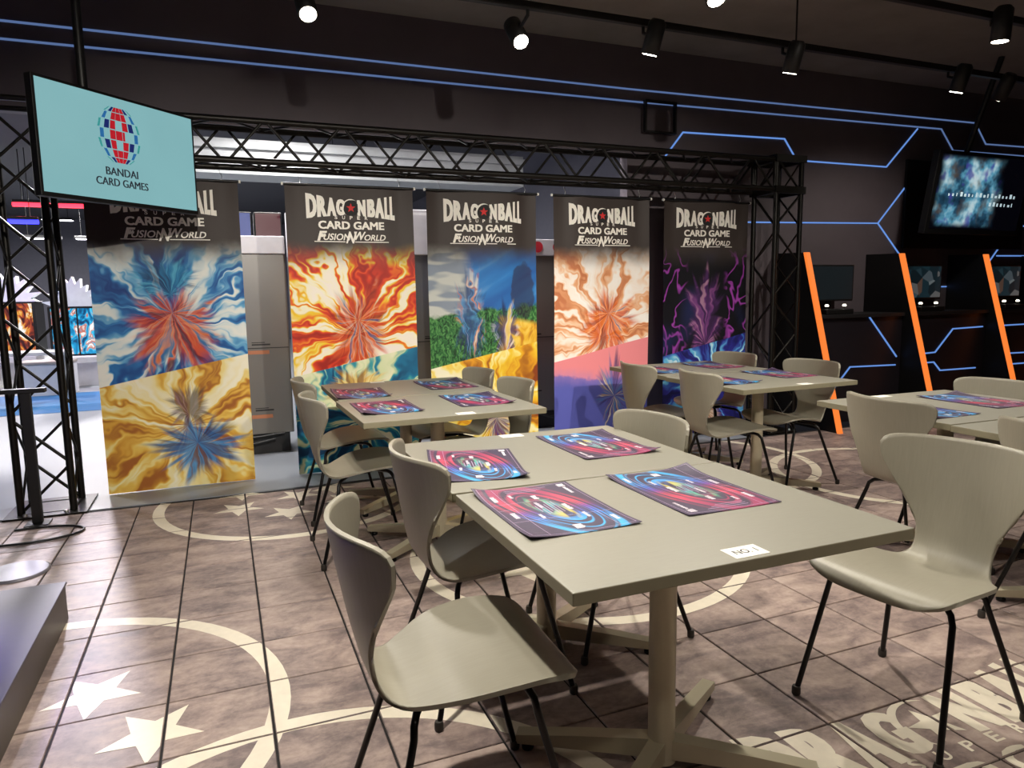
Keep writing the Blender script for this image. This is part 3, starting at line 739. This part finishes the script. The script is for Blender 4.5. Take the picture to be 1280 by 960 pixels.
MATS = [(.772, 1.642, -90, 'printed play mat on the left half of the foreground table', 0),
        (1.205, 1.640, 90, 'printed play mat on the right half of the foreground table', 1),
        (.748, 2.18, -103, 'crooked printed play mat on the left half of the second table', 2),
        (1.26, 2.285, 90, 'printed play mat on the right half of the second table', 0),
        (.74, 3.515, -90, 'printed play mat at the near left corner of the back-left tables', 1),
        (.715, 4.085, -92, 'printed play mat at the far left corner of the back-left tables', 2),
        (1.235, 3.55, 90, 'printed play mat at the near right corner of the back-left tables', 0),
        (1.27, 4.235, 91, 'printed play mat at the far right corner of the back-left tables', 1),
        (2.88, 3.60, -90, 'printed play mat half hidden by a chair back on the back-right tables', 2),
        (2.87, 4.28, -90, 'printed play mat at the far left of the back-right tables', 0),
        (3.44, 3.70, 92, 'printed play mat at the near right of the back-right tables', 1),
        (3.40, 4.35, 90, 'printed play mat at the far right of the back-right tables', 2),
        (2.95, 2.30, -90, 'printed play mat at the left of the far right tables, behind a chair back', 0),
        (3.45, 2.36, 90, 'printed play mat at the right of the far right tables, below the third orange bar', 1)]
for x, y, rz, lab, k in MATS:
    t = tag(empty('play_mat', (x, y, TZ1 + .0003), R(rz)), lab, 'play mat', 'printed play mats on the tables')
    s = link('sheet', MM[k][0], None, t); tag(link('block_print', MM[k][1], None, s), kind='stuff'); tag(link('line_print', MM[k][2], None, s), kind='stuff')

# ------------------------------------------------------------------ screen with the globe emblem
def screen_mat():
    g = G('lit_screen_teal'); x, y, z = g.sep(g.coord()); n = g.noise(g.vec(x, z, 0.), 2, 2)
    return g.out(lin('#0a0a0a'), .25, 0, .5, g.mix(n, lin('#7fb0b5'), lin('#8abec2')), .93)
def flat_ink(name, col, e=.5):
    g = G(name); n = g.noise(g.coord(), 9, 1); c = lin(col)
    return g.out(c, .5, 0, .2, g.mix(n, tuple(q * .9 for q in c[:3]), c), e)
TVW, TVH = .95, .535
tv = tag(empty('hanging_screen', (-.765, 4.125, 1.80), math.atan2(.722, .692)), 'flat screen showing a globe emblem on pale teal, hung before the truss tower', 'screen')
MB().box(-.016, TVW + .016, -.012, .035, -.022, TVH + .016, .004).build('case', M_BLACK, tv)
scr = MB().box(0, TVW, -.0145, -.012, 0, TVH).build('display', screen_mat(), tv)
ink = {k: flat_ink('screen_' + k, c) for k, c in dict(red='#b81f2c', navy='#1d2a6c', blue='#2a6aa8', teal='#3d9a9a', black='#2a2f38').items()}
gx, gy, gr = .445, .342, .155
def sph(lon, lat): return (gx + gr * .86 * math.sin(R(lon)) * math.cos(R(lat)), gy + gr * math.sin(R(lat)))
cells_ = {k: P2() for k in ink}
rows = [(-68 + 19.4 * k + 1, -68 + 19.4 * (k + 1) - 1) for k in range(7)]
def patch(key, l0, l1, a0, a1):
    cells_[key].add([sph(l0, a0), sph(l1, a0), sph(l1, a1), sph(l0, a1)], [(0, 1, 2, 3)])
for r_, (a0, a1) in enumerate(rows):
    for c_, (l0, l1) in enumerate([(-25, -10), (-9, 8), (9, 25)]):
        if c_ == 1 and r_ in (2, 4): continue
        if c_ == 2 and r_ == 3: l1 = 15
        patch('red', l0, l1, a0, a1)
    for k, (l0, l1) in enumerate(((28, 44), (45, 61), (62, 80))):
        for s in (-1, 1):
            if (k + r_) % 2 == 0:
                lo_, hi_ = (l0, l1) if s > 0 else (-l1, -l0)
                patch(('navy', 'blue', 'teal')[k], lo_, hi_, a0, a1)
for q in (-.0016, 0, .0016):
    cells_['black'].text('BANDAI', gx - .098 + q, gx + .098 + q, .130, .170, 0); cells_['black'].text('CARD GAMES', gx - .160 + q, gx + .160 + q, .074, .114, 0)
for k, p2 in cells_.items(): tag(p2.xz('emblem_print' if k != 'black' else 'caption_print', ink[k], scr, -.0152), kind='stuff')
MB().tube([(.30, .045, TVH - .05), (.30, .045, 1.55)], .024, 10).build('ceiling_pole', M_BLACK, tv)
MB().box(.15, .5, .035, .07, .15, TVH - .02, .003).build('bracket', M_BLACK, tv)

# ------------------------------------------------------------------ second hanging screen at the right
def video_mat():
    g = G('video_picture'); x, y, z = g.sep(g.coord())
    wx = x + (g.noise(g.vec(x, z, 70.), 3, 2) - .5) * .3
    m = g.ss(wx, .04, .16) * (1.0 - g.ss(wx, .80, .98)) * g.ss(z, .06, .13) * (1.0 - g.ss(z, .66, .74))
    n1 = g.noise(g.vec(x, z, 72.), 4.5, 3); n2 = g.noise(g.vec(x, z, 73.), 6, 2)
    c = g.ramp(n1, [(.25, '#0a0d18'), (.42, '#27506a'), (.52, '#5fa3c0'), (.62, '#b8dce6'), (.75, '#dfe8ea')])
    c = g.mix(g.ss(n2, .50, .75) * .8, c, lin('#5a4a3a')); c = g.mix(g.ss(n2, .45, .3) * .8, c, lin('#4a48a0'))
    return g.out(lin('#060608'), .2, 0, .5, g.mix(m, lin('#04040a'), c), .75)
T2 = tag(empty('hanging_video_screen', (6.28, 4.93, 1.79)), 'tilted flat screen playing a colourful blurred video, hung above the consoles', 'screen')
T2.rotation_euler = (R(9), 0, 0)
MB().box(0, 1.36, -.02, .05, 0, .77, .005).build('case', M_BLACK, T2)
s2 = MB().box(.05, 1.31, -.0225, -.02, .05, .74).build('display', video_mat(), T2)
p = P2(); rr = random.Random(4)
for z0, x0, x1 in ((.36, .22, 1.16), (.28, .82, 1.16)):
    x = x0
    while x < x1: p.rect(x, x + rr.uniform(.012, .035), z0, z0 + rr.uniform(.02, .045)); x += .055
tag(p.xz('caption_strokes', flat_ink('video_white', '#cfe8f0', .7), s2, -.0235), kind='stuff')
MB().tube([(.45, .08, .6), (.45, -.1, 1.6)], .025, 10).build('ceiling_pole', M_BLACK, T2)
MB().box(.3, .6, .05, .09, .3, .7, .003).build('bracket', M_BLACK, T2)

# ------------------------------------------------------------------ row of game consoles at the right wall
M_CFRONT = plain('counter_front', '#1c191f', .4, 0, .1)
for x0, x1, lab, lines in ((5.04, 6.205, 'dark counter bay with blue light strips beside the truss tower', ([(5.76, 1.0), (6.15, .60)], [(5.30, .29), (5.54, .53), (6.14, .52)])),
        (6.255, 7.425, 'dark counter bay with blue light strips between the second and third orange bars', ([(6.40, .61), (6.69, .62), (6.93, .85), (7.38, .86)], [(6.40, .52), (6.68, .52), (6.78, .43), (7.31, .43)])),
        (7.475, 8.645, 'dark counter bay at the right edge of the photo beyond the third orange bar', ([(7.5, .86), (8.6, .87)], [(7.60, .82), (7.8, .56), (8.6, .55)], [(7.6, .44), (8.6, .44)]))):
    cons = tag(empty('console_counter', (x0, 5.0, 0)), lab, 'counter', 'console counter bays'); wd = x1 - x0
    MB().box(0, wd, .0, .46, 1.0, 1.035, .003).build('worktop', M_DARK, cons)
    fp = MB().box(0, wd, .03, .06, 0, 1.0).build('front_panel', M_CFRONT, cons)
    for pts in lines: strip('light_strip', [(a - x0, b) for a, b in pts], M_BLUELED, fp, .03)
PY0, PZ1 = 5.10, 1.61      # front top of the dividers
for k, x in enumerate((5.015, 6.23, 7.45, 8.67)):
    d = tag(empty('console_divider', (x, 4.625, 0)), ['dark slanted divider with an orange light bar, beside the truss tower', 'dark slanted divider with an orange light bar, second from the truss tower', 'dark slanted divider with an orange light bar, third from the truss tower', 'dark slanted divider with an orange light bar beyond the right edge of the photo'][k], 'divider', 'slanted console dividers')
    prof = [(.012, 0), (.87, 0), (.87, PZ1 + .01), (.487, PZ1)]
    v = [(sx, y, z) for sx in (-.022, .022) for y, z in prof]
    MB().add(v, [(3, 2, 1, 0), (4, 5, 6, 7)] + [(i, (i + 1) % 4, 4 + (i + 1) % 4, 4 + i) for i in range(4)]).build('panel', M_BLACK, d)
    prof = [(-.012, 0), (.012, 0), (.487, PZ1), (.455, PZ1)]
    v = [(sx, y, z) for sx in (-.024, .024) for y, z in prof]
    MB().add(v, [(3, 2, 1, 0), (4, 5, 6, 7)] + [(i, (i + 1) % 4, 4 + (i + 1) % 4, 4 + i) for i in range(4)]).build('light_bar', M_ORANGE, d)
def mon_mat(on):
    g = G('monitor_picture'); x, y, z = g.sep(g.coord())
    if on:
        c = g.vor(g.vec(x, z, 0.), 9, 'Color'); r_, gg, b_ = g.sep(c)
        col = g.ramp(r_, [(0, '#0c1418'), (.4, '#22404a'), (.7, '#5b7580'), (.85, '#6a4632'), (1, '#8fa6ac')])
        return g.out(lin('#0a0a0c'), .3, 0, .5, col, .35)
    return g.out(lin('#15181b'), .35, 0, .5, lin('#1a2428'), .4)
MON = [mon_mat(False), mon_mat(True)]
for k, (x, on, lab) in enumerate(((5.50, 0, 'dark blank monitor on the counter by the truss tower'), (6.74, 1, 'monitor showing a grid of small pictures, between the first and third dividers'), (8.0, 1, 'monitor partly hidden by the third divider at the right edge'))):
    t = tag(empty('monitor', (x, 5.25, 1.035)), lab, 'monitor', 'console monitors')
    MB().box(-.28, .28, 0, .03, .12, .47, .004).build('case', M_BLACK, t)
    MB().box(-.265, .265, -.002, 0, .137, .455).build('display', MON[on], t)
    MB().box(-.03, .03, .03, .05, .02, .3).build('stand', M_BLACK, t); MB().box(-.1, .1, -.06, .1, 0, .012, .002).build('stand_foot', M_BLACK, t)
    gp = tag(empty('game_controller', (x - .12, 5.08, 1.035)), ['black game controller before the blank monitor', 'black game controller before the picture-grid monitor', 'black game controller by the third divider'][k], 'controller', 'game controllers on the counter')
    MB().box(-.17, .17, -.06, .08, 0, .05, .01).build('body', M_BLACK, gp)
    for s in (-.11, .11):
        MB().tube([(s, 0, .05), (s, 0, .075)], .008, 8).build('stick', M_BLACK, gp)
        MB().lathe([(.016, 0), (.02, .01), (.012, .022)], (s, 0, .073), 12).build('glint_button', glow('button_glint', '#fff6e0', 2.5), gp)  # white reflections on the controller, put in as glowing knobs

# ------------------------------------------------------------------ cabinets standing behind the banners (seen in the gaps)
CABS = [(-.45, .50, 1.75, 'grey cabinet back with a low pale header, in the gap right of the first banner'), (.56, 1.47, 1.99, 'grey cabinet behind the flame banner'), (1.53, 2.44, 1.99, 'grey cabinet with a tall white header behind the middle banner'), (2.50, 3.32, 1.76, 'dark grey cabinet with a red and white header behind the fourth banner')]
for k, (x0, x1, h, lab) in enumerate(CABS):
    t = tag(empty('arcade_cabinet', ((x0 + x1) / 2, 6.0, 0)), lab, 'cabinet', 'cabinets behind the banners'); w2 = (x1 - x0) / 2
    MB().box(-w2, w2, .0, .55, .17, 1.61, .006).build('body', M_CABGREY, t)
    MB().box(-w2 + .03, w2 - .03, .05, .5, 0, .17, .004).build('plinth', M_DARK, t)
    MB().box(-w2, w2, -.01, .55, 1.612, h, .006).build('header', M_CABWHITE, t)
    MB().box(-w2 + .01, w2 - .01, -.004, .002, .865, .872).build('panel_joint', M_DARK, t)
    p = P2()
    for q in range(3):
        for zz in (.89, .36): p.rect(-w2 + .1 + q * .28, -w2 + .24 + q * .28, zz, zz + .012); p.rect(-w2 + .1 + q * .28, -w2 + .2 + q * .28, zz + .02, zz + .026)
    tag(p.xz('warning_print', M_DARK, t, -.003), kind='stuff')
    p = P2()
    for zz in (.82, .30): p.rect(w2 - .32, w2 - .16, zz, zz + .03)
    tag(p.xz('warning_label', plain('label_orange', '#a86a48', .6), t, -.003), kind='stuff')
    if k == 3: 
        for q in (-.2, 0, .2): P2().disc(q, 1.69, .05).xz('header_dot', plain('header_red', '#c02a38', .5), t, -.013)
    for s, pts in ((0, [(-w2 + .1, -.02, .18), (-.1, -.05, .12), (.1, -.04, .15), (w2 - .08, -.02, .17)]), (1, [(-w2 + .2, -.03, .15), (0, -.06, .08), (w2 - .15, -.03, .13)])):
        MB().tube(pts, .008, 6).build('cable', M_BLACK, t)
sgn = [(-.1, .27, '#1b3f9a', 'blue lit sign box on top of the first cabinet'), (.29, .5, '#5a1226', 'dark red lit sign box on top of the first cabinet')]
for x0, x1, c, lab in sgn:
    t = tag(empty('sign_box', ((x0 + x1) / 2, 6.15, 1.75)), lab, 'sign'); w2 = (x1 - x0) / 2
    MB().box(-w2, w2, 0, .2, 0, .2, .006).build('case', M_BLACK, t); MB().box(-w2 + .01, w2 - .01, -.004, 0, .01, .19).build('face', glow('sign_glow', c, .8), t)

# ------------------------------------------------------------------ hall seen at the left
def arcade(x, y, w, h, hue, lab, seed):
    t = tag(empty('arcade_machine', (x, y, 0)), lab, 'arcade machine', 'arcade machines in the far hall')
    MB().box(-w / 2, w / 2, 0, .8, 0, .45, .01).build('base', M_CABWHITE, t)
    MB().box(-w / 2 - .03, w / 2 + .03, -.25, .1, .36, .45, .01).build('control_desk', M_CABWHITE, t)
    MB().box(-w / 2, w / 2, .1, .7, .45, h, .01).build('cabinet', M_BLACK, t)
    g = G('arcade_picture'); gx_, gy_, gz_ = g.sep(g.coord())
    c = cells(g, gx_, gz_, hue, 6, float(seed))
    s = MB().box(-w / 2 + .04, w / 2 - .04, .09, .1, .47, h - .03).build('display', g.out(lin('#080808'), .3, 0, .5, c, 1.2), t)
    MB().box(.05, .07, .08, .09, .47, h - .03).build('display_divider', M_BLACK, s)
    rr = random.Random(seed); pts = []
    n = 22
    for k in range(n):
        a = math.pi * k / (n - 1); r_ = (1 if k % 2 else .68) * rr.uniform(.85, 1.1)
        pts.append((-math.cos(a) * r_ * w * .62, h + .0 + math.sin(a) * r_ * .45))
    v = [(a, yy, b) for yy in (.1, .3) for a, b in pts]
    MB().add(v, [tuple(range(n))[::-1], tuple(range(n, 2 * n))] + [(k, (k + 1) % n, n + (k + 1) % n, n + k) for k in range(n)]).build('topper', plain('topper_white', '#dfe6ea', .5, 0, .25, 6), t)
    return t
arcade(-2.02, 12.0, .62, 1.17, [(0, '#0b3f6a'), (.35, '#1490c8'), (.6, '#43c6ea'), (.85, '#c4552f'), (1, '#e8f0f0')], 'arcade machine with bright blue screen and spiky white topper, by the first banner', 3)
arcade(-2.95, 12.6, .7, 1.25, [(0, '#30141a'), (.35, '#a8442a'), (.6, '#e0a03a'), (.85, '#d8c8b0'), (1, '#f2f2f2')], 'arcade machine with red and gold screen seen through the truss tower', 5)
t = tag(empty('display_counter', (-2.35, 10.4, 0)), 'long white counter table seen through the truss tower', 'counter')
MB().box(-.75, .55, -.25, .25, .60, .64, .005).build('top', M_CABWHITE, t)
for x in (-.65, .45):
    for y in (-.18, .18): MB().tube([(x, y, 0), (x, y, .6)], .018, 8).build('leg', M_STEEL, t)
t = tag(empty('storage_bin', (-2.2, 11.2, 0)), 'pale low box under the white counter in the hall', 'box')
MB().box(-.3, .3, -.2, .2, 0, .42, .01).build('body', M_CABWHITE, t); MB().box(-.31, .31, -.21, .21, .42, .46, .01).build('lid', plain('bin_lid', '#9a8f8a', .5), t)
tag(MB().box(-1.72, -1.25, 13.0, 13.3, 0, 1.25, .02).build('standing_board', plain('board_white', '#e6e2ea', .5, 0, .1, 2)), 'pale upright board beside the blue-screen arcade machine', 'board')
def tube_light(name, x0, x1, y, z, col, st, lab, pw, lc):
    t = tag(empty(name, ((x0 + x1) / 2, y, z)), lab, 'tube light'); h = (x1 - x0) / 2
    MB().box(-h, h, -.03, .03, .03, .07, .004).build('housing', M_BLACK, t)
    MB().tube([(-h, 0, 0), (h, 0, 0)], .03, 10).build('tube', glow(name + '_glow', col, st), t)
    for s in (-.8, .8): MB().tube([(h * s, 0, .07), (h * s, 0, 3.35 - z)], .006, 6).build('hanger', M_BLACK, t)
    ld = bpy.data.lights.new('lamp', 'AREA'); ld.shape = 'RECTANGLE'; ld.size = x1 - x0; ld.size_y = .05; ld.energy = pw; ld.color = lc
    lo = bpy.data.objects.new('lamp', ld); COL.objects.link(lo); lo.parent = t; lo.location = (0, 0, -.04)
    return t
tube_light('red_tube_light', -2.60, -1.45, 12, 2.60, '#ff2a3c', 5, 'glowing red tube light under the hall ceiling', 10, (1, .1, .15))
tube_light('blue_tube_light', -3.25, -2.28, 11.85, 2.35, '#2a2cff', 6, 'glowing blue tube light below the red one', 10, (.1, .1, 1))
vt = tube_light('violet_tube_light', -1.65, -1.05, 2.55, 1.15, '#6a3cff', 4, 'violet tube light over the low platform at the left edge', 16, (.10, .04, 1))
[c for c in vt.children if c.type == 'LIGHT'][0].data.spread = R(70)
def panel_light(x, y, lab, pw, col=(1, .97, .95), wd=.3, z=3.0):
    t = tag(empty('ceiling_panel_light', (x, y, z)), lab, 'ceiling light', 'hall ceiling lights')
    MB().box(-wd, wd, -.14, .14, .0, .05, .006).build('housing', M_BLACK, t)
    MB().box(-wd + .02, wd - .02, -.13, .13, -.006, 0).build('diffuser', glow('hall_lamp', '#f4f2ff', 9), t)
    for s in (-.2, .2): MB().tube([(s, 0, .05), (s, 0, 3.35 - z)], .005, 6).build('hanger', M_BLACK, t)
    ld = bpy.data.lights.new('lamp', 'AREA'); ld.shape = 'RECTANGLE'; ld.size = .3; ld.size_y = .2; ld.energy = pw; ld.color = col
    lo = bpy.data.objects.new('lamp', ld); COL.objects.link(lo); lo.parent = t; lo.location = (0, 0, -.012)
for x, y, pw in ((-2.4, 15.5, 170), (-.6, 12, 140), (1.6, 9.2, 50), (-4.4, 10, 130), (-3.2, 18.5, 170), (-3.5, 13.5, 150), (.3, 5.85, 45), (2.2, 5.85, 45), (.6, 6.95, 50), (-2.3, 7.0, 50)):  # the ones nearest the soffit are unseen, added for cabinets, bulkhead and floor
    panel_light(x, y, 'white ceiling light in the far hall %s' % {(-2.4, 15.5): 'above the arcade machines', (-.6, 12): 'behind the banners', (1.6, 9.2): 'behind the middle banner', (-4.4, 10): 'far left', (-3.2, 18.5): 'nearest the end wall', (-3.5, 13.5): 'over the red and gold machine', (.3, 5.85): 'right behind the first banner, unseen and added to light the cabinets', (2.2, 5.85): 'right behind the third banner, unseen and added to light the cabinets', (.6, 6.95): 'over the cabinets, unseen and added to light the bulkhead', (-2.3, 7.0): 'just beyond the truss tower, unseen and added to brighten the floor'}[(x, y)], pw)
panel_light(-2.87, 15, 'low-hung white hall light seen beside the truss tower chord', 40, z=2.35); panel_light(-2.2, 16, 'low-hung white hall light nearer the first banner', 40, z=2.42)
# strong hall floodlight that throws the pale wedge across the tiles beside the first banner
t = tag(empty('floodlight', (-1.09, 7.4, 2.45)), 'white floodlight in the hall aimed past the first banner at the tiles', 'floodlight')
d = (Vector((-.55, 2.5, 0)) - Vector((-1.09, 7.4, 2.45))).normalized(); q = d.to_track_quat('-Z', 'Y').to_euler()
MB().box(-.12, .12, -.09, .09, 0, .08, .01).build('housing', M_SPOT, t, (0, 0, 0), q); MB().box(-.1, .1, -.07, .07, -.006, 0).build('lens', glow('flood_lens', '#efeaff', 20), t, (0, 0, 0), q)
MB().tube([(0, 0, .05), (0, 0, .895)], .01, 6).build('stem', M_SPOT, t)
ld = bpy.data.lights.new('lamp', 'SPOT'); ld.energy = 800; ld.spot_size = R(44); ld.spot_blend = .8; ld.shadow_soft_size = .09; ld.color = (.93, .88, 1)
lo = bpy.data.objects.new('lamp', ld); COL.objects.link(lo); lo.parent = t; lo.rotation_euler = q; lo.location = d * .02

# ------------------------------------------------------------------ low plinth, barrier post and cable at the left
t = tag(empty('low_plinth', (-1.3, 1.9, 0)), 'low dark platform at the lower left corner', 'platform')
MB().box(-.55, .655, -1.8, 1.3, 0, .145, .003).build('body', plain('plinth_side', '#4b463f', .45), t)
MB().box(-.55, .66, -1.8, 1.305, .145, .155, .002).build('top', plain('plinth_top', '#4a4752', .5), t)
t = tag(empty('dark_upright_case', (-1.02, 3.0, .155)), 'dark upright case cut by the left edge, standing on the low platform', 'case')
MB().box(-.12, .12, -.15, .15, 0, .62, .008).build('body', M_BLACK, t); MB().box(-.13, .13, -.16, .16, .62, .65, .005).build('lid', M_DARK, t)
t = tag(empty('barrier_post', (-1.045, 4.68, 0)), 'short black post with a side arm in front of the truss tower', 'post')
MB().box(-.025, .025, -.02, .02, .01, .76, .003).build('upright', M_BLACK, t); MB().box(-.06, .06, -.06, .06, 0, .01, .002).build('foot_plate', M_BLACK, t)
MB().box(-.5, .1, -.03, .03, .76, .785, .004).build('arm', M_BLACK, t)
pts = [(-1.05 + .27 * math.cos(a), 4.44 + .14 * math.sin(a), .008) for a in [R(150 + k * 11) for k in range(30)]]
tag(MB().tube(pts, .007, 6).build('cable', M_BLACK), 'black cable looped on the floor at the foot of the truss tower', 'cable')
tag(MB().lathe([(.14, 0), (.14, .008), (.13, .012)], (-.97, 3.86, 0), 28).build('round_floor_plate', plain('plate_grey', '#8c8a94', .35, .3)), 'round flat plate lying on the floor behind the low platform', 'plate')
